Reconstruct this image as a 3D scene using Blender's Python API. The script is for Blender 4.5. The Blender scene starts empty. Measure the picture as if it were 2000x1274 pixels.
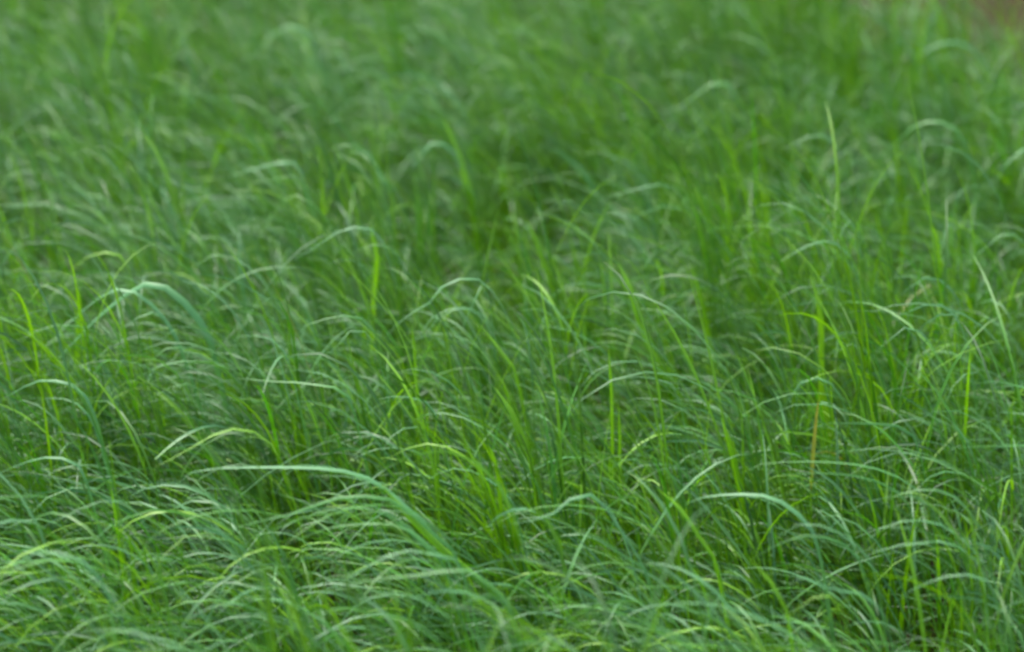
import bpy, math, random
import numpy as np

R = math.radians
rng = np.random.default_rng(11)
random.seed(7)
sc = bpy.context.scene
col = sc.collection

# ------------------------------------------------------------------ camera
CAM_Z = 1.74
PITCH = R(18.45)                     # looking down on the meadow
TANH = 0.1748                        # tan of half the horizontal view angle
cd = bpy.data.cameras.new("camera")
cam = bpy.data.objects.new("camera", cd); col.objects.link(cam)
cam.location = (0, 0, CAM_Z)
cam.rotation_euler = (R(90) - PITCH, 0, 0)
cd.sensor_width = 36.0
cd.lens = 18.0 / TANH
cd.clip_start = 0.05; cd.clip_end = 2000
cd.dof.use_dof = True
cd.dof.focus_distance = 3.75
cd.dof.aperture_fstop = 2.8
sc.camera = cam

# ------------------------------------------------------------------ sky, soft sun, exposure
w = bpy.data.worlds.new("World"); sc.world = w; w.use_nodes = True
nt = w.node_tree
bg = nt.nodes["Background"]
sky = nt.nodes.new("ShaderNodeTexSky"); sky.sky_type = 'NISHITA'; sky.sun_disc = False
SUN_EL, SUN_ROT = R(62), R(-35)
sky.sun_elevation = SUN_EL; sky.sun_rotation = SUN_ROT
sky.air_density = 1.0; sky.dust_density = 3.0; sky.ozone_density = 1.0
nt.links.new(sky.outputs[0], bg.inputs[0]); bg.inputs[1].default_value = 0.105
sd = bpy.data.lights.new("sun", 'SUN'); sd.energy = 2.0; sd.angle = R(26); sd.color = (1.0, 0.97, 0.91)
sun = bpy.data.objects.new("sun", sd); col.objects.link(sun)
from mathutils import Vector
sdir = Vector((math.sin(SUN_ROT) * math.cos(SUN_EL), math.cos(SUN_ROT) * math.cos(SUN_EL), math.sin(SUN_EL)))
sun.rotation_euler = (-sdir).to_track_quat('-Z', 'Y').to_euler()
sun.location = sdir * 20
vs = sc.view_settings
vs.view_transform = 'Standard'; vs.look = 'None'; vs.gamma = 1.0; vs.use_curve_mapping = False
vs.exposure = 1.98
sc.render.engine = 'CYCLES'
sc.cycles.use_denoising = True
sc.cycles.filter_width = 3.2
sc.cycles.max_bounces = 5
sc.cycles.diffuse_bounces = 2
sc.cycles.transmission_bounces = 5
sc.cycles.caustics_reflective = False; sc.cycles.caustics_refractive = False

# ------------------------------------------------------------------ materials
def leaf_material(name, rough=0.48, trans=0.28):
    m = bpy.data.materials.new(name); m.use_nodes = True
    t = m.node_tree; n = t.nodes; n.clear()
    out = n.new("ShaderNodeOutputMaterial")
    at = n.new("ShaderNodeAttribute"); at.attribute_name = "tint"
    geo = n.new("ShaderNodeNewGeometry")
    noi = n.new("ShaderNodeTexNoise"); noi.inputs['Scale'].default_value = 55.0; noi.inputs['Detail'].default_value = 3
    t.links.new(geo.outputs['Position'], noi.inputs['Vector'])
    hsv = n.new("ShaderNodeHueSaturation")
    mr = n.new("ShaderNodeMapRange"); mr.inputs[3].default_value = 0.78; mr.inputs[4].default_value = 1.22
    t.links.new(noi.outputs['Fac'], mr.inputs[0]); t.links.new(mr.outputs[0], hsv.inputs['Value'])
    t.links.new(at.outputs['Color'], hsv.inputs['Color'])
    p = n.new("ShaderNodeBsdfPrincipled")
    p.inputs['Roughness'].default_value = rough
    p.inputs['Specular IOR Level'].default_value = 0.40
    t.links.new(hsv.outputs[0], p.inputs['Base Color'])
    tr = n.new("ShaderNodeBsdfTranslucent")
    mul = n.new("ShaderNodeMix"); mul.data_type = 'RGBA'; mul.blend_type = 'MULTIPLY'; mul.inputs[0].default_value = 1
    mul.inputs[7].default_value = (1.3, 1.3, 0.4, 1)
    t.links.new(hsv.outputs[0], mul.inputs[6]); t.links.new(mul.outputs[2], tr.inputs['Color'])
    mix = n.new("ShaderNodeMixShader"); mix.inputs[0].default_value = trans
    t.links.new(p.outputs[0], mix.inputs[1]); t.links.new(tr.outputs[0], mix.inputs[2])
    t.links.new(mix.outputs[0], out.inputs[0])
    return m
LEAF = leaf_material("grass_leaf")

def soil_material():
    m = bpy.data.materials.new("soil"); m.use_nodes = True
    t = m.node_tree; n = t.nodes; p = n["Principled BSDF"]
    geo = n.new("ShaderNodeNewGeometry")
    a = n.new("ShaderNodeTexNoise"); a.inputs['Scale'].default_value = 2.2; a.inputs['Detail'].default_value = 6
    b = n.new("ShaderNodeTexNoise"); b.inputs['Scale'].default_value = 60; b.inputs['Detail'].default_value = 5
    for k in (a, b): t.links.new(geo.outputs['Position'], k.inputs['Vector'])
    r = n.new("ShaderNodeValToRGB")
    r.color_ramp.elements[0].position = .35; r.color_ramp.elements[0].color = (0.018, 0.013, 0.004, 1)
    r.color_ramp.elements[1].position = .68; r.color_ramp.elements[1].color = (0.040, 0.029, 0.008, 1)
    mm = n.new("ShaderNodeMath"); mm.operation = 'ADD'; mh = n.new("ShaderNodeMath"); mh.operation = 'MULTIPLY'; mh.inputs[1].default_value = .5
    t.links.new(a.outputs['Fac'], mm.inputs[0]); t.links.new(b.outputs['Fac'], mm.inputs[1]); t.links.new(mm.outputs[0], mh.inputs[0])
    t.links.new(mh.outputs[0], r.inputs[0]); t.links.new(r.outputs[0], p.inputs['Base Color'])
    p.inputs['Roughness'].default_value = .95; p.inputs['Specular IOR Level'].default_value = .08
    bp = n.new("ShaderNodeBump"); bp.inputs['Strength'].default_value = .8; bp.inputs['Distance'].default_value = .02
    t.links.new(b.outputs['Fac'], bp.inputs['Height']); t.links.new(bp.outputs[0], p.inputs['Normal'])
    return m
SOIL = soil_material()

# ------------------------------------------------------------------ ground
def smooth_noise(x, y):
    return (np.sin(1.7*x + 0.6*y + 1.0) + np.sin(-0.9*x + 2.3*y + 2.1) + np.sin(3.1*x + 1.9*y + 0.4) * .6
            + np.sin(5.3*x - 4.1*y) * .4) / 3.0

def make_ground():
    fine = np.arange(-5.0, 5.01, 0.1)
    xs = np.concatenate([[-900, -200, -40, -12], fine, [12, 40, 200, 900]])
    ys = np.concatenate([[-900, -200, -40, -8], np.arange(-2, 12.01, 0.1), [20, 60, 250, 900]])
    X, Y = np.meshgrid(xs, ys)
    near = ((np.abs(X) < 5.01) & (Y > -2.1) & (Y < 12.1))
    Z = np.where(near, 0.012 * smooth_noise(X * 3, Y * 3) - 0.014, -0.02)
    V = np.stack([X.ravel(), Y.ravel(), Z.ravel()], 1)
    nx = len(xs); F = []
    for j in range(len(ys) - 1):
        for i in range(nx - 1):
            F.append((j*nx+i, j*nx+i+1, (j+1)*nx+i+1, (j+1)*nx+i))
    me = bpy.data.meshes.new("ground"); me.from_pydata(V.tolist(), [], F); me.materials.append(SOIL)
    me.polygons.foreach_set("use_smooth", np.ones(len(F), bool))
    o = bpy.data.objects.new("ground", me); col.objects.link(o); o["kind"] = "structure"
    return o
make_ground()

# ------------------------------------------------------------------ ribbons (blades, stems)
def ribbons(P, W, SIDE, C, fold=0.30):
    """P (N,S,3) centre lines, W (N,S) half widths, SIDE (N,S,3) unit side vectors, C (N,S,3) tints
       -> verts, faces, tints of creased blades (three vertices per ring)"""
    N, S, _ = P.shape
    T = np.gradient(P, axis=1); T /= np.linalg.norm(T, axis=2, keepdims=True) + 1e-9
    SIDE = SIDE - (SIDE * T).sum(2, keepdims=True) * T
    SIDE /= np.linalg.norm(SIDE, axis=2, keepdims=True) + 1e-9
    NRM = np.cross(T, SIDE)
    L = P - SIDE * W[..., None]; Rr = P + SIDE * W[..., None]; M = P - NRM * (W * fold)[..., None]
    V = np.stack([L, M, Rr], 2).reshape(-1, 3)
    base = (np.arange(N) * S * 3)[:, None, None]
    ring = (np.arange(S - 1) * 3)[None, :, None]
    q1 = np.array([0, 1, 4, 3]); q2 = np.array([1, 2, 5, 4])
    F = np.concatenate([(base + ring + q1).reshape(-1, 4), (base + ring + q2).reshape(-1, 4)])
    CC = np.repeat(C[:, :, None, :], 3, 2).reshape(-1, 3)
    return V, F, CC

def mesh_from(name, V, F, C):
    me = bpy.data.meshes.new(name)
    me.vertices.add(len(V)); me.vertices.foreach_set("co", V.astype(np.float32).ravel())
    me.loops.add(F.size); me.loops.foreach_set("vertex_index", F.astype(np.int32).ravel())
    me.polygons.add(len(F)); me.polygons.foreach_set("loop_start", np.arange(0, F.size, 4, dtype=np.int32))
    me.polygons.foreach_set("use_smooth", np.ones(len(F), bool))
    at = me.attributes.new("tint", 'FLOAT_COLOR', 'POINT')
    at.data.foreach_set("color", np.concatenate([C, np.ones((len(C), 1))], 1).astype(np.float32).ravel())
    me.materials.append(LEAF); me.update(); me.validate()
    return me

GLAUC = np.array([0.072, 0.200, 0.072])   # waxy bluish leaf
MIDGR = np.array([0.043, 0.180, 0.008])   # plain leaf
YELGR = np.array([0.145, 0.330, 0.004])   # young leaf, sheath and stem
DEEP  = np.array([0.013, 0.060, 0.006])   # old low leaf

STRAW = np.array([0.200, 0.210, 0.070])   # the odd dry leaf

def leaf_lines(base, phi, th0, bend, length, S, power=1.3):
    """arching centre lines: start tilt th0 from upright, heading phi, total bend, per leaf"""
    s = np.linspace(0, 1, S)[None, :]
    th = th0[:, None] + bend[:, None] * s ** power
    th = np.minimum(th, R(165))
    ds = length[:, None] / (S - 1)
    r = np.concatenate([np.zeros((len(base), 1)), np.cumsum(np.sin((th[:, 1:] + th[:, :-1]) / 2) * ds, 1)], 1)
    z = np.concatenate([np.zeros((len(base), 1)), np.cumsum(np.cos((th[:, 1:] + th[:, :-1]) / 2) * ds, 1)], 1)
    return np.stack([base[:, None, 0] + r * np.cos(phi)[:, None],
                     base[:, None, 1] + r * np.sin(phi)[:, None],
                     np.maximum(base[:, None, 2] + z, 0.004)], 2)

def side_vectors(phi, twist0, twist1, S):
    s = np.linspace(0, 1, S)[None, :]
    a = phi[:, None] + math.pi / 2 + 0 * s
    tw = twist0[:, None] + (twist1 - twist0)[:, None] * s
    return np.stack([np.cos(a) * np.cos(tw), np.sin(a) * np.cos(tw), np.sin(tw)], 2)

def leaf_profile(S):
    s = np.linspace(0, 1, S)
    return np.clip(0.55 + 1.8 * s, 0, 1) * np.clip(1 - s ** 2.6, 0.02, 1)

def plant_field(px, py, hs, lean_phi, spread, g, S_leaf=7, leaves=8, culms=4):
    """many plants at once. returns (leaf V,F,C) and (stem V,F,C)"""
    n = len(px)
    yp = g.random(n) < .20 + .16 * ((px > -.25) & (px < .75) & (py < 5.3)) + .30 * smooth_noise(px * 5 + 4, py * 5)   # young upright plants
    hs = hs * np.where(yp, 1.14, 1.0)
    X = np.repeat(px, culms) + g.normal(0, .012, n * culms)
    Y = np.repeat(py, culms) + g.normal(0, .010, n * culms)
    H = np.repeat(hs, culms) * g.uniform(.6, 1.12, n * culms)
    sp = np.repeat(spread, culms)
    PH = np.repeat(lean_phi + g.normal(0, .60, n), culms) + g.normal(0, .22, n * culms)
    base = np.stack([X, Y, np.full_like(X, -.012)], 1)
    S = 5
    th0 = np.abs(g.normal(.08, .09, len(X))); bend = g.uniform(.0, .32, len(X))
    L = H * g.uniform(.75, .98, len(X))
    CP = leaf_lines(base, PH, th0, bend, L, S)
    wv = (np.where(np.repeat(yp, culms), 1.25, 1.0) * g.uniform(.0013, .0027, len(X)))[:, None] * np.linspace(1.15, .6, S)[None]
    mixy = g.uniform(0.45, 1, len(X))[:, None, None]
    CC = YELGR * mixy + MIDGR * (1 - mixy)
    CC = np.broadcast_to(CC, (len(X), S, 3)) * g.uniform(.75, 1.1, len(X))[:, None, None]
    st = ribbons(CP, wv, side_vectors(PH, g.uniform(-.6, .6, len(X)), g.uniform(-.6, .6, len(X)), S), CC, fold=.9)
    # leaves
    m = len(X); t = (np.arange(leaves)[None] + g.uniform(.1, .9, (m, leaves))) / leaves
    t = np.clip(.15 + .84 * t ** .75, 0, .98)
    fi = t * (S - 1); i0 = np.floor(fi).astype(int); fr = (fi - i0)[..., None]
    idx = np.arange(m)[:, None]
    LB = (CP[idx, i0] * (1 - fr) + CP[idx, i0 + 1] * fr).reshape(-1, 3)
    k = m * leaves; tt = t.ravel()
    phi = np.repeat(PH, leaves) * .85 + math.pi * .15 + g.normal(0, 1, k) * np.repeat(sp, leaves) * np.where(tt > .6, .85, 1.3)
    flip = g.random(k) < .07; phi = np.where(flip, phi + math.pi, phi)
    l0 = np.clip(g.normal(.50, .22, k), .05, 1.2)
    bd = np.clip(g.normal(1.60, .45, k), .3, 2.6)
    young = np.repeat(np.repeat(yp, culms), leaves)[:, None]
    yg = young[:, 0]
    l0 = np.where(yg, l0 * .45, l0); bd = np.where(yg, bd * g.uniform(.25, .8, k), bd)
    ln = np.repeat(H, leaves) * g.uniform(.28, .66, k) * (1 - .25 * np.abs(tt - .5))
    LP = leaf_lines(LB, phi, l0, bd, ln, S_leaf, g.uniform(1.0, 2.4, k)[:, None])
    hw = (g.uniform(.0010, .0023, k) * np.where(LB[:, 1] < 3.6, 1.15, 1.0))[:, None] * leaf_profile(S_leaf)[None]
    u = np.where(young, g.uniform(.76, 1, (k, 1)), g.uniform(0, .90, (k, 1))); v = g.random(k)[:, None]
    c = np.where(u < .25 + .45 * (tt[:, None] > .55), GLAUC, np.where(u < .84, MIDGR, YELGR))
    c = c * (1 - .35 * v) + MIDGR * .35 * v
    old = g.random((k, 1)); c = np.where(old < .28, c * .35 + DEEP * .65, c); c = np.where(old > .9990, STRAW, c) * g.uniform(.72, 1.2, k)[:, None]
    C = np.repeat(c[:, None], S_leaf, 1)
    f = np.linspace(0, 1, S_leaf)[None, :, None]
    C = C * (1 - .35 * (1 - f) ** 3) + YELGR * .35 * (1 - f) ** 3     # paler yellow leaf foot
    lf = ribbons(LP, hw, side_vectors(phi, g.normal(0, .35, k), g.normal(0, .8, k), S_leaf), C)
    return lf, st

def join(parts):
    V, F, C, o = [], [], [], 0
    for v, f, c in parts:
        V.append(v); F.append(f + o); C.append(c); o += len(v)
    return np.concatenate(V), np.concatenate(F), np.concatenate(C)

# ------------------------------------------------------------------ where grass grows
def edge_cover(x, y):
    """1 in the meadow, 0 on the bare soil beyond its far right edge"""
    d = (7.62 - 1.38 * (x - .5)) - y + 0.16 * smooth_noise(x * 6, y * 6)
    d = np.where(x < .42, d + (.42 - x) * 6, d)
    return np.clip(d / .35 + .2, 0, 1)

def lean_field(x, y):
    return math.pi + .45 * smooth_noise(x * 1.3, y * 1.3) + np.where(x > .55, .3, 0.0)

def in_view_margin(x, y, m):
    return np.abs(x) < TANH * np.hypot(y, 1.3) + m

NEAR_Y = (2.35, 3.55)       # band in which single tufts are built
def scatter(step, y0, y1, xm, g):
    ys = np.arange(y0, y1, step); xmax = TANH * y1 + xm + .2
    xs = np.arange(-xmax, xmax, step)
    X, Y = np.meshgrid(xs, ys)
    X = (X + g.uniform(-.5, .5, X.shape) * step).ravel(); Y = (Y + g.uniform(-.5, .5, Y.shape) * step).ravel()
    k = in_view_margin(X, Y, xm)
    return X[k], Y[k]

g = np.random.default_rng(5)
sets = []
for (step, y0, y1, S) in ((.055, 2.0, 4.4, 8), (.060, 4.4, 6.8, 6), (.095, 6.8, 8.5, 5)):
    X, Y = scatter(step, y0, y1, .75, g)
    cover = edge_cover(X, Y)
    inside = in_view_margin(X, Y, .16)
    thick = np.clip(.78 + .62 * smooth_noise(X * 5 + 1, Y * 5), .3, 1) * np.where((X > .52) & (Y < 5.2), .72, 1.0)
    thick = thick * (1 - .6 * np.exp(-(((X - .135) / .20) ** 2 + ((Y - 5.05) / .22) ** 2)))
    keep = (g.random(len(X)) < cover * thick) & (inside | (g.random(len(X)) < .45))
    X, Y, cover = X[keep], Y[keep], cover[keep]
    hollow = np.exp(-(((X - .135) / .20) ** 2 + ((Y - 5.05) / .22) ** 2))
    hs = (1 - .35 * hollow) * .40 * (1 + .22 * smooth_noise(X * 4, Y * 4) + .16 * smooth_noise(X * 11, Y * 11)) * g.uniform(.75, 1.15, len(X)) * (.45 + .55 * cover)
    sp = .40 + .40 * (X > .5) + .2 * (smooth_noise(X * 2 + 3, Y * 2) > .3)
    sets.append((X, Y, hs, lean_field(X, Y), sp, S))

# plants nearest the camera stand as single tufts; the rest is one mass
X0, Y0, H0, PH0, SP0, S0 = sets[0]
cand = np.where((Y0 > 2.80) & (Y0 < 3.32) & (np.abs(X0) < .172 * np.hypot(Y0, 1.3)))[0]
pick = np.sort(g.permutation(cand)[:200]); print('cand', len(cand))
single = np.zeros(len(X0), bool); single[pick] = True
near_spots = [(float(X0[i]), float(Y0[i]), float(H0[i]), float(PH0[i])) for i in pick]
sets[0] = tuple(a[~single] for a in (X0, Y0, H0, PH0, SP0)) + (S0,)

def make_stuff():
    parts = []
    for X, Y, hs, ph, sp, S in sets:
        lf, st = plant_field(X, Y, hs, ph, sp, g, S_leaf=S)
        parts += [lf, st]
    V, F, C = join(parts)
    o = bpy.data.objects.new("meadow_grass", mesh_from("meadow_grass", V, F, C)); col.objects.link(o)
    o["kind"] = "stuff"; o["label"] = "dense soft green meadow grass covering the whole field"; o["category"] = "grass"
    print("stuff tris", len(F) * 2)
make_stuff()

# ------------------------------------------------------------------ single tufts
def tuft_root(name, loc, label, cat="grass tuft", group=None):
    o = bpy.data.objects.new(name, None); col.objects.link(o); o.location = loc
    o.empty_display_size = .05
    o["label"] = label; o["category"] = cat
    if group: o["group"] = group
    return o

def part(name, me, parent):
    o = bpy.data.objects.new(name, me); col.objects.link(o); o.parent = parent
    return o

def one_leaf(base, phi, th0, bend, length, halfw, tint, tw=(0., .5), S=9, fold=.3, prof=None):
    a = lambda v: np.array([v], float)
    P = leaf_lines(np.array([base], float), a(phi), a(th0), a(bend), a(length), S)
    C = np.broadcast_to(tint, (1, S, 3)).copy()
    f = np.linspace(0, 1, S)[None, :, None]
    C = C * (1 - .35 * (1 - f) ** 3) + YELGR * .35 * (1 - f) ** 3
    W = halfw * (leaf_profile(S) if prof is None else prof)[None]
    return ribbons(P, W, side_vectors(a(phi), a(tw[0]), a(tw[1]), S), C, fold), P[0]

def pick_tint(g):
    c = (GLAUC, MIDGR, YELGR)[g.choice(3, p=(.48, .34, .18))]
    return c * g.uniform(.75, 1.2)

# ordinary tufts: a few prototypes, copied with all their parts
gp = np.random.default_rng(21)
protos = []
for k in range(9):
    pieces = []
    for c in range(3):
        H = .40 * gp.uniform(.7, 1.1); ph = gp.normal(0, .3)
        b = (gp.normal(0, .010), gp.normal(0, .010), -.012)
        m, CP = one_leaf(b, ph, abs(gp.normal(.08, .09)), gp.uniform(.05, .45), H * .88, gp.uniform(.0014, .0026),
                         YELGR * .75 + MIDGR * .25, (gp.uniform(-.6, .6), gp.uniform(-.6, .6)), 6, .9, np.linspace(1.15, .6, 6))
        pieces.append(("stem", mesh_from("stem", *m)))
        for j in range(6):
            t = .15 + .82 * ((j + gp.uniform(.1, .9)) / 6) ** .75
            fi = t * 5; i0 = min(int(fi), 4); fr = fi - i0
            lb = CP[i0] * (1 - fr) + CP[i0 + 1] * fr
            m, _ = one_leaf(lb, ph + gp.normal(0, .4) + (math.pi if gp.random() < .07 else 0), np.clip(gp.normal(.5, .2), .05, 1.1),
                            np.clip(gp.normal(1.6, .45), .3, 2.6), H * gp.uniform(.34, .74), gp.uniform(.0013, .0030),
                            pick_tint(gp), (gp.normal(0, .35), gp.normal(0, .8)))
            pieces.append(("blade", mesh_from("blade", *m)))
    protos.append(pieces)
# standout tufts, each with the blade that makes it recognisable
CAM = np.array([0, 0, CAM_Z]); FW = np.array([0, math.cos(PITCH), -math.sin(PITCH)])
UP = np.array([0, math.sin(PITCH), math.cos(PITCH)]); RT = np.array([1., 0, 0])
def ray(u, v):
    return FW + RT * ((u - 1000) / 1000 * TANH) + UP * ((637 - v) / 1000 * TANH)

def spline(Q, n):
    Q = np.array(Q, float)
    if len(Q) == 2: Q = np.array([Q[0], Q[0] * .5 + Q[1] * .5, Q[1]])
    Q = np.concatenate([[2 * Q[0] - Q[1]], Q, [2 * Q[-1] - Q[-2]]])
    out = []
    for i in range(1, len(Q) - 2):
        for t in np.linspace(0, 1, 12, endpoint=False):
            a, b, c, d = Q[i-1], Q[i], Q[i+1], Q[i+2]
            out.append(.5 * (2*b + (c-a)*t + (2*a-5*b+4*c-d)*t*t + (3*b-a-3*c+d)*t**3))
    out.append(Q[-2]); out = np.array(out)
    L = np.concatenate([[0], np.cumsum(np.linalg.norm(np.diff(out, axis=0), axis=1))])
    s = np.linspace(0, L[-1], n)
    return np.stack([np.interp(s, L, out[:, i]) for i in range(3)], 1), L[-1]

gt = np.random.default_rng(33)
def standout(kind, wpx, pts, label, h=None):
    """pts: picture points of the blade from its foot to its tip; the crown of its arch is put at height h,
       which fixes where the plant stands; the blade is bent in an upright plane through that place"""
    h = h or gt.uniform(.44, .51)
    top = min(range(len(pts)), key=lambda i: pts[i][1])
    d = ray(*pts[top]); A = CAM + d * ((h - CAM_Z) / d[2])
    az = gt.uniform(-.35, .35); nrm = np.array([-math.sin(az), math.cos(az), 0])
    Q = []
    for p in pts:
        r = ray(*p); Q.append(CAM + r * (((A - CAM) @ nrm) / (r @ nrm)))
    Q = [q for q in Q if q[2] > .02]
    foot = Q[0]
    along = np.array([math.cos(az), math.sin(az), 0])
    if len(Q) > 1:
        tdir = Q[0] - Q[1]; slope = np.clip((tdir @ along) / max(abs(tdir[2]), .02), -.45, .45) * (.6 if tdir[2] < 0 else .15)
    else: slope = .1
    root = foot + along * slope * foot[2]; root[2] = -.012
    mid = foot * .45 + root * .55 + along * slope * foot[2] * -.12
    root3 = np.array([root[0], root[1], 0.0])
    P, L = spline([root, mid] + Q, 26)
    depth = (A - CAM) @ FW
    hw = wpx * (depth * TANH / 1000) * .50
    s = np.linspace(0, 1, 26)
    o = tuft_root("grass_tuft", root3, label)
    stem = kind == 's'
    prof = (np.linspace(1.1, .7, 26) * np.clip((1 - s) * 14, .05, 1)) if stem else np.clip(.45 + 1.6 * s, 0, 1) * np.clip(1 - s ** 3.2, .02, 1)
    tint = {'g': GLAUC * 1.2, 'm': MIDGR * .6 + GLAUC * .55, 'y': YELGR * .95, 's': YELGR * 1.2}[kind] * gt.uniform(.9, 1.15)
    C = np.broadcast_to(tint, (26, 3)).copy(); C = C * (1 - .4 * (1 - s[:, None]) ** 2) + YELGR * .4 * (1 - s[:, None]) ** 2
    tw = gt.choice([-1, 1]) * np.linspace(gt.uniform(.2, .5), gt.uniform(.1, .6), 26)
    tw = np.abs(tw)                                     # upper face turned somewhat towards the viewer's side
    sd = nrm[None] * np.cos(tw)[:, None] + np.array([0, 0, 1.])[None] * np.sin(tw)[:, None]
    nb = 3
    for b in range(nb):                                   # the standout blade and its two close companions
        f = 1.0 if b == 0 else gt.uniform(.62, .93)
        n_use = np.linspace(0, 25 * f, 26)
        Pb = np.stack([np.interp(n_use, np.arange(26), P[:, i]) for i in range(3)], 1) - root3
        if b:
            drift = nrm * gt.normal(0, .018) + along * gt.normal(0, .012 if stem else .022) - np.array([0, 0, gt.uniform(.004, .035)])
            Pb = Pb + drift[None] * np.clip(s * 1.6, 0, 1)[:, None]
            if not stem: Pb[:, 2] -= .05 * np.clip(s - .5, 0, 1) ** 2
            Pb[:, 2] = np.maximum(Pb[:, 2], -.012)
        wb = hw * (1.25 if stem else 1.0 if b == 0 else .7)
        tb = tw + gt.normal(0, .25)
        sd = nrm[None] * np.cos(tb)[:, None] + np.array([0, 0, 1.])[None] * np.sin(tb)[:, None]
        m = ribbons(Pb[None], (wb * prof)[None], sd[None], C[None] * (1 if b == 0 else gt.uniform(.75, 1.05)), .9 if stem else .35)
        part("stem" if stem else "blade", mesh_from("stem" if stem else "blade", *m), o)
    ph0 = math.pi + az
    if not stem:
        kf = 7; T = P[:kf] - root3; off = along * .004
        ms = ribbons((T + off)[None], np.linspace(.0024, .0013, kf)[None], np.broadcast_to(nrm, (1, kf, 3)).copy(),
                     np.broadcast_to(YELGR, (1, kf, 3)).copy(), .9)
        part("stem", mesh_from("stem", *ms), o)
    for j in range(4):
        f = int(gt.integers(3, 14)) if stem else int(gt.integers(0, 6))
        m, _ = one_leaf(P[f] - root3, ph0 + gt.normal(0, .8), np.clip(gt.normal(.3, .15), .05, .8), np.clip(gt.normal(1.6, .4), .4, 2.6),
                        gt.uniform(.10, .19), gt.uniform(.0014, .0026), pick_tint(gt), (gt.normal(0, .35), gt.normal(0, .8)))
        part("blade", mesh_from("blade", *m), o)

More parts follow.
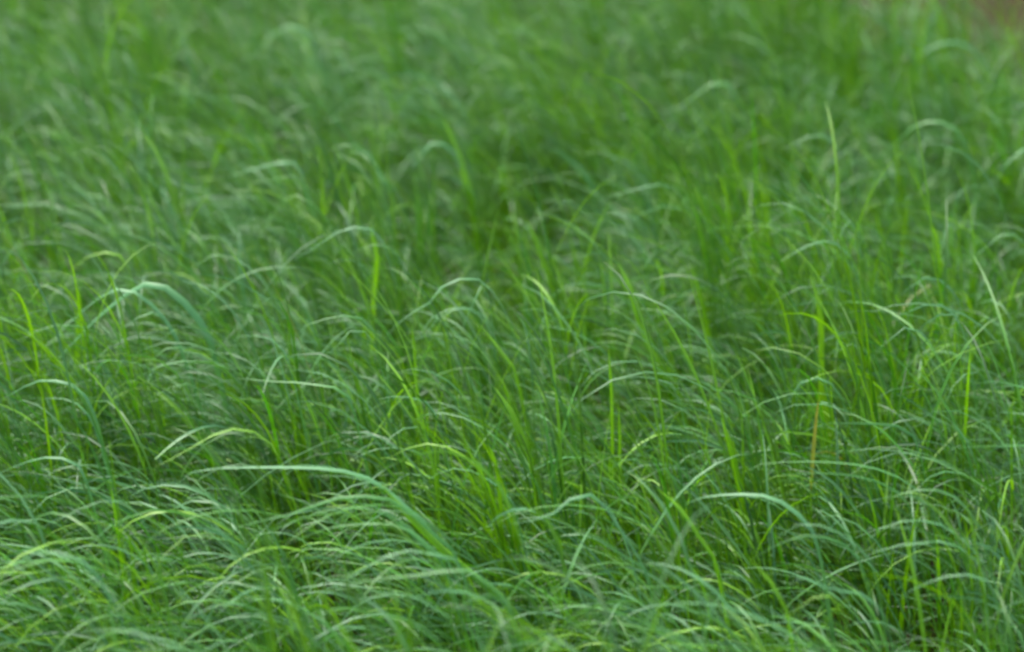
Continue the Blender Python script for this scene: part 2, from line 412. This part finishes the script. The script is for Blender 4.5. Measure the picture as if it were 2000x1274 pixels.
STANDOUT = [
 # ---- bottom left
 ('g', 17, [(860,1075),(800,1000),(745,948),(690,925),(625,915),(500,913),(400,917),(360,930),(338,952)], "tuft with the longest pale bluish blade lying almost flat across the lower left"),
 ('m', 12, [(905,1120),(830,1030),(775,982),(720,970),(650,975),(575,1003),(470,1028),(428,1058)], "tuft whose slim blade slopes down left just beneath the longest pale blade"),
 ('m', 11, [(900,1150),(830,1060),(780,1028),(725,1023),(635,1033),(560,1066)], "tuft with short straight pale blade above the dark hollow left of centre"),
 ('g', 12, [(480,1150),(450,1070),(425,1033),(390,1008),(350,988),(285,985)], "tuft with a grey green blade crossing a straight leaning blade, lower left"),
 ('m', 11, [(238,1165),(250,1113),(280,1073),(320,1018),(334,984)], "straight narrow blade leaning right toward the crossing in the lower left"),
 ('g', 13, [(220,1215),(205,1150),(190,1122),(170,1103),(130,1083),(85,1078),(50,1088),(20,1118),(-5,1170)], "tuft with hooked pale arc drooping into the left edge near the bottom"),
 ('s', 15, [(243,1190),(236,1110),(226,1030),(214,940)], "bright yellow green upright stem in the lower left, near a straight leaning blade"),
 ('m', 20, [(244,1270),(250,1198),(262,1165),(281,1128)], "short broad blade with blunt tip standing upright near the bottom left"),
 ('g', 13, [(390,1330),(340,1265),(300,1248),(260,1235),(200,1230),(138,1236)], "low pale blade lying flat along the bottom edge at the left"),
 ('m', 17, [(690,1300),(655,1235),(620,1208),(580,1185),(530,1170),(480,1168),(436,1182)], "tuft with a thick rounded arc over the bottom edge, left of centre"),
 ('g', 15, [(905,1130),(850,1085),(800,1075),(750,1088),(700,1118),(640,1153),(598,1192)], "uppermost of the fanned arcs at the bottom centre, sloping steeply down left"),
 ('m', 13, [(1010,1230),(965,1150),(910,1113),(825,1123),(750,1130),(675,1143),(622,1176)], "long nearly level blade reaching left through the bottom centre fan"),
 ('g', 13, [(895,1250),(850,1190),(800,1163),(750,1158),(698,1176)], "short curved blade in the middle of the bottom centre fan"),
 ('m', 13, [(870,1290),(820,1228),(780,1208),(725,1198),(662,1194)], "lowest curved blade of the fan at the bottom centre"),
 ('m', 14, [(1010,1260),(995,1195),(980,1173),(950,1163),(900,1183),(846,1217)], "tuft with humped blade just right of the bottom centre fan"),
 ('y', 22, [(526,1330),(522,1274),(516,1222)], "wide pale blade tip poking up from the bottom edge left of centre"),
 ('y', 12, [(560,930),(505,850),(455,838),(410,853),(360,883),(296,916)], "bright yellowish blade slanting down left above the longest pale blade"),
 ('g', 13, [(175,960),(140,905),(100,893),(50,903),(-5,926)], "bluish blade running into the left edge at three quarters down"),
 ('g', 11, [(300,1075),(255,990),(210,978),(170,988),(130,1008),(76,1032)], "grey green blade reaching left past the bright upright stem, lower left"),
 ('y', 11, [(950,960),(905,890),(860,870),(825,868),(780,883),(738,910)], "short yellowish blade arching left just right of the longest pale blade"),
 ('g', 13, [(1010,1010),(980,955),(940,930),(905,915),(865,920),(826,944)], "small pale hump of a blade below the centre of the meadow"),
 ('s', 15, [(1000,1205),(930,1130),(860,1070),(800,1010),(742,945)], "thick yellow green stem leaning far left under the longest pale blade"),
 # ---- bottom right
 ('g', 19, [(1268,1150),(1240,1078),(1205,1025),(1175,980),(1145,966),(1102,982),(1073,1008),(1000,1024)], "tuft with broad blue green crest drooping left, right of centre low down"),
 ('m', 12, [(1275,1150),(1240,1103),(1200,1073),(1165,1048),(1125,1038),(1100,1046)], "slender blade curling left directly below the broad blue green crest"),
 ('m', 16, [(1190,1260),(1210,1193),(1226,1150),(1264,1104)], "curved blade rising to the right at the bottom, below the blue green crest"),
 ('g', 22, [(1600,1080),(1560,1006),(1530,983),(1490,968),(1425,966),(1365,973),(1338,985)], "tuft with wide flat topped pale blade in the lower right half"),
 ('g', 14, [(1715,1150),(1690,1085),(1660,1056),(1630,1036),(1590,1024),(1545,1030),(1498,1070)], "upper of two nested pale arcs in the lower right"),
 ('m', 12, [(1700,1165),(1668,1080),(1630,1057),(1590,1046),(1545,1054),(1510,1068),(1470,1092)], "lower of two nested pale arcs in the lower right"),
 ('m', 12, [(1810,1010),(1780,950),(1740,926),(1700,913),(1640,904),(1550,902),(1480,908),(1446,926)], "long flat arc spanning the right half at three quarters down"),
 ('m', 14, [(1945,1160),(1925,1078),(1910,1028),(1880,983),(1845,960),(1800,957),(1760,963),(1720,987)], "topmost of the big stacked arcs near the lower right edge"),
 ('g', 14, [(1962,1215),(1942,1140),(1925,1108),(1895,1068),(1860,1038),(1825,1020),(1780,1017),(1735,1025),(1690,1058)], "second of the big stacked arcs near the lower right edge"),
 ('g', 12, [(1950,1215),(1920,1118),(1880,1073),(1840,1058),(1780,1063),(1725,1073),(1676,1092)], "third of the big stacked arcs near the lower right edge"),
 ('g', 15, [(1960,1270),(1950,1190),(1940,1148),(1915,1128),(1870,1122),(1820,1135),(1780,1153),(1746,1178)], "lowest of the big stacked arcs near the lower right edge"),
 ('g', 16, [(1740,1250),(1710,1180),(1675,1158),(1630,1153),(1590,1136),(1565,1127),(1538,1142)], "pale wavy blade near the bottom, below the two nested arcs"),
 ('y', 15, [(1650,1215),(1610,1163),(1590,1166),(1560,1188),(1526,1213)], "short straw tinted blade at the bottom right, pointing down left"),
 ('s', 13, [(1540,1225),(1520,1168),(1500,1133),(1462,1090)], "yellow green stem leaning left beside the two nested arcs"),
 ('g', 26, [(1368,1300),(1372,1250),(1382,1212),(1397,1176),(1428,1150)], "broad pale blade curving up right from the bottom edge, right of centre"),
 ('s', 15, [(1400,1120),(1365,1053),(1325,993),(1284,955)], "yellow green stem leaning left of the wide flat topped blade"),
 ('g', 15, [(1110,1330),(1096,1275),(1080,1248),(1050,1230),(1020,1227),(990,1236)], "low pale blade bending left at the bottom edge, just right of centre"),
 ('m', 10, [(2080,905),(2040,880),(2000,871),(1920,872),(1836,877)], "thin level blade entering from the right edge below the middle"),
 ('m', 13, [(1800,900),(1765,840),(1720,829),(1650,827),(1600,828)], "short level pale blade above the long flat arc at the right"),
 ('g', 12, [(1660,830),(1625,752),(1598,738),(1577,740),(1552,760),(1529,802)], "hooked blade dropping sharply left, right of the middle of the meadow"),
 # ---- middle right
 ('m', 14, [(1715,610),(1706,560),(1689,518),(1671,483),(1643,452),(1626,434),(1614,441),(1606,472)], "tall stalk folded over in a sharp peak in the upper right"),
 ('g', 14, [(1680,560),(1640,480),(1598,473),(1559,490),(1520,513)], "blurred pale blade slanting down left just below the sharp folded peak"),
 ('s', 20, [(1412,790),(1396,730),(1385,683),(1374,623),(1360,567),(1345,509)], "tallest bright stem right of centre, straight and slightly left leaning"),
 ('y', 12, [(1388,770),(1396,730),(1418,695)], "short blade forking right off the tallest bright stem right of centre"),
 ('s', 22, [(1604,780),(1600,720),(1600,630),(1592,574),(1582,538)], "glowing yellow green upright stem below the sharp folded peak"),
 ('g', 16, [(1885,640),(1860,570),(1820,541),(1790,553),(1756,580)], "bluish blade slanting down left near the right edge, higher of a pair"),
 ('g', 13, [(1890,690),(1860,610),(1818,594),(1776,609),(1738,622)], "bluish blade slanting down left near the right edge, lower of a pair"),
 ('g', 14, [(1840,740),(1810,660),(1770,640),(1748,656),(1714,683)], "small pale drooping blade below the pair of bluish blades at the right"),
 ('g', 12, [(1720,770),(1690,685),(1657,672),(1636,686),(1620,710)], "little hooked blade right of the glowing upright stem"),
 ('m', 12, [(1985,720),(1966,665),(1942,628),(1923,619),(1902,642),(1880,662)], "narrow peaked blade beside the right edge at mid height"),
 ('g', 13, [(2020,520),(1985,462),(1958,457),(1923,486),(1884,514)], "pale blade sloping down left out of the dark right edge"),
 ('m', 11, [(1905,770),(1881,707),(1853,691),(1822,689)], "small curved blade at mid height near the right, in shadowy grass"),
 ('m', 12, [(2050,800),(2020,768),(1986,754),(1947,745),(1906,750)], "green arched blade leaving the right edge below mid height"),
 # ---- centre
 ('g', 13, [(1010,680),(975,590),(940,550),(916,542),(888,548),(860,563),(835,595),(790,620),(748,664)], "tuft with a graceful pale arc trailing left over the very centre"),
 ('g', 11, [(960,620),(945,560),(934,572),(902,644),(886,676)], "thin pale blade hanging straight down from the graceful centre arc"),
 ('s', 12, [(1010,750),(986,700),(965,672),(938,634)], "thin leaning stem just below the graceful centre arc"),
 ('s', 26, [(1310,760),(1288,715),(1260,665),(1241,616),(1224,560),(1208,515)], "thickest glowing yellow stem, leaning left right of the centre"),
 ('s', 12, [(813,800),(811,756),(808,690),(803,628)], "thin upright yellow stem left of the centre below the graceful arc"),
 ('s', 15, [(726,620),(730,560),(735,505),(722,432)], "yellow green upright stem left of centre in the upper half"),
 ('m', 12, [(1100,680),(1075,612),(1045,604),(1017,607),(998,621)], "small curled blade right of the graceful centre arc"),
 ('g', 10, [(1055,840),(1054,798),(1052,726)], "thin pale blade standing straight up below the centre"),
 ('s', 13, [(1193,800),(1191,752),(1188,676)], "short upright yellow stem left of the thickest glowing stem"),
 ('g', 10, [(1126,870),(1124,822),(1121,754)], "second thin pale upright blade below the centre, right of its twin"),
 ('s', 20, [(1032,900),(1014,850),(993,801),(963,753)], "stout yellow green stem leaning left below the centre"),
 ('g', 15, [(1330,800),(1300,748),(1266,738),(1235,736),(1206,742)], "pale level blade at the foot of the thickest glowing stem"),
 ('s', 20, [(1075,580),(1060,520),(1040,462),(1026,426)], "out of focus yellow stem leaning left above the centre"),
 ('g', 13, [(860,840),(830,784),(797,776),(765,775),(734,781)], "short pale level blade left of the stout leaning stem below centre"),
 ('s', 24, [(1446,990),(1438,940),(1424,880),(1408,815)], "glowing yellow green clump of sheath below the tallest bright stem"),
 # ---- upper middle
 ('s', 15, [(922,400),(909,353),(895,304),(878,266),(862,225)], "bright stem leaning left near the top centre, just out of focus"),
 ('g', 18, [(905,345),(880,292),(856,280),(839,283),(818,311),(794,340)], "pale broad blade bending down left beside the bright top centre stem"),
 ('m', 13, [(790,410),(756,357),(735,325),(712,294),(668,283),(622,304)], "blurred pale arc spreading left in the upper middle, left of the top stem"),
 ('g', 15, [(1350,440),(1320,372),(1290,360),(1224,374),(1176,390)], "soft pale level blade above centre right, over dark grass"),
 ('m', 14, [(1160,390),(1133,336),(1077,290)], "straight blurred blade leaning left across the dark gap above centre"),
 # ---- left
 ('g', 19, [(415,680),(392,630),(371,605),(350,581),(325,563),(297,553),(266,563),(231,588),(196,616),(160,652),(112,703),(84,740)], "tuft with the great long arc sweeping down to the left edge at mid height"),
 ('g', 14, [(190,830),(150,760),(115,745),(70,745),(35,763),(-5,784)], "pale blade bending into the left edge under the great long arc"),
 ('y', 13, [(260,560),(235,500),(203,493),(168,504),(140,528),(112,560)], "yellow edged blade slanting left above the great long arc"),
 ('s', 24, [(148,670),(150,610),(154,558)], "short thick yellow stem at the left, behind the great long arc"),
 ('g', 12, [(350,680),(320,620),(287,612),(252,633),(222,661)], "slim bluish blade nested inside the great long arc"),
 ('m', 12, [(390,750),(362,685),(332,678),(304,696),(280,724)], "bright short blade sloping left below the great long arc"),
 ('m', 12, [(420,820),(385,757),(350,751),(308,770),(277,787)], "straight low blade sloping left well below the great long arc"),
 ('g', 12, [(570,730),(535,667),(507,657),(476,655),(446,671)], "grey green blade hooking left between the great long arc and the centre"),
 ('m', 12, [(745,690),(710,625),(675,617),(637,623),(602,633),(572,660)], "smooth light arc left of centre at mid height"),
 ('g', 14, [(740,700),(712,648),(688,643),(665,670),(634,696)], "short bluish blade tucked under the smooth light arc left of centre"),
 ('m', 11, [(690,800),(640,757),(595,751),(577,747),(525,745),(462,738)], "long level thread of a blade left of centre below mid height"),
 ('g', 20, [(760,510),(725,448),(686,444),(651,458),(616,483),(570,509)], "wide soft pale streak of a blade, upper left of the centre"),
 ('m', 12, [(470,560),(445,503),(420,497),(402,507),(368,527)], "small soft blade left of the wide pale streak, upper left"),
 # ---- upper left and upper right
 ('g', 22, [(620,110),(590,58),(560,52),(525,77),(490,112),(448,136)], "large blurred pale blade near the top left of the meadow"),
 ('g', 15, [(600,380),(580,325),(553,318),(490,332),(440,350)], "faint blurred level blade in the upper left quarter"),
 ('m', 16, [(1895,320),(1874,262),(1846,241),(1818,237),(1783,248),(1751,280),(1712,310)], "blurred rounded arc in the upper right quarter"),
 ('g', 18, [(2040,340),(2015,296),(1996,293),(1965,322),(1945,356)], "blurred bluish blade dropping beside the upper right edge"),
 ('g', 26, [(1860,430),(1872,382),(1888,358),(1898,338)], "broad blurred blade standing near the upper right edge"),
 ('y', 18, [(1870,480),(1880,438),(1894,409),(1913,386)], "yellow green blurred blade leaning right beneath the broad upright one, upper right"),
 ('g', 16, [(1650,330),(1620,272),(1590,265),(1566,273),(1528,292)], "soft pale blade left of the blurred rounded arc, upper right"),
 ('m', 20, [(1450,230),(1425,170),(1398,163),(1363,182),(1335,206),(1296,219)], "wide blurred slanting blade near the top, right of the centre line"),
 ('g', 20, [(1930,150),(1890,90),(1850,84),(1815,96),(1780,120)], "blurred pale blade just below the bare brown earth, top right"),
]
for e in STANDOUT: standout(*e)

# ------------------------------------------------------------------ ordinary tufts between them
LANDMARK = {0:"longest pale blade", 1:"slim blade under the longest pale one", 2:"straight pale blade over the dark hollow", 3:"grey green crossing blade",
 5:"hooked pale arc at the left edge", 6:"bright upright stem, lower left", 7:"blunt upright blade, bottom left", 8:"flat pale blade at the bottom left",
 9:"thick rounded arc, bottom left", 10:"uppermost fanned arc", 11:"long level blade of the fan", 12:"short curved blade of the fan", 13:"lowest blade of the fan",
 14:"humped blade beside the fan", 15:"wide pale tip at the bottom edge", 17:"bluish blade at the left edge", 18:"grey green blade reaching left",
 20:"small pale hump below centre", 22:"broad blue green crest", 23:"slender blade below the crest", 24:"curved blade rising right", 25:"wide flat topped blade",
 26:"upper nested arc", 27:"lower nested arc", 29:"topmost stacked arc", 30:"second stacked arc", 31:"third stacked arc", 32:"lowest stacked arc",
 33:"pale wavy blade", 34:"straw tinted blade", 35:"stem beside the nested arcs", 36:"broad pale blade at the bottom edge", 38:"low pale blade bending left at the bottom"}
def screen(p):
    d = np.array(p) - CAM; z = d @ FW
    return 1000 + (d @ RT) / z / TANH * 1000, 637 - (d @ UP) / z / TANH * 1000
tops = {k: min(STANDOUT[k][2], key=lambda q: q[1]) for k in LANDMARK}
taken = {}
for (x, y, h, ph) in near_spots:
    u, v = screen((x, y, h * .9))
    size = "tall" if h > .43 else "low" if h < .35 else "middling"
    lab = None
    for k in sorted(tops, key=lambda k: math.hypot(tops[k][0] - u, tops[k][1] - v))[:7]:
        du, dv = u - tops[k][0], v - tops[k][1]
        rel = ("left of" if du < 0 else "right of") if abs(du) > abs(dv) else ("behind" if dv < 0 else "in front of")
        cand_lab = f"{size} plain green tuft {rel} the {LANDMARK[k]}"
        if lab is None: lab = cand_lab
        if cand_lab not in taken: lab = cand_lab; break
    taken[lab] = 1
    pieces = protos[int(gp.integers(len(protos)))]
    o = tuft_root("grass_tuft", (x, y, 0), lab, group="small tufts filling the foreground")
    o.rotation_euler = (0, 0, ph + gp.normal(0, .35)); o.scale = (h / .40,) * 3
    for nm, me in pieces: part(nm, me, o)
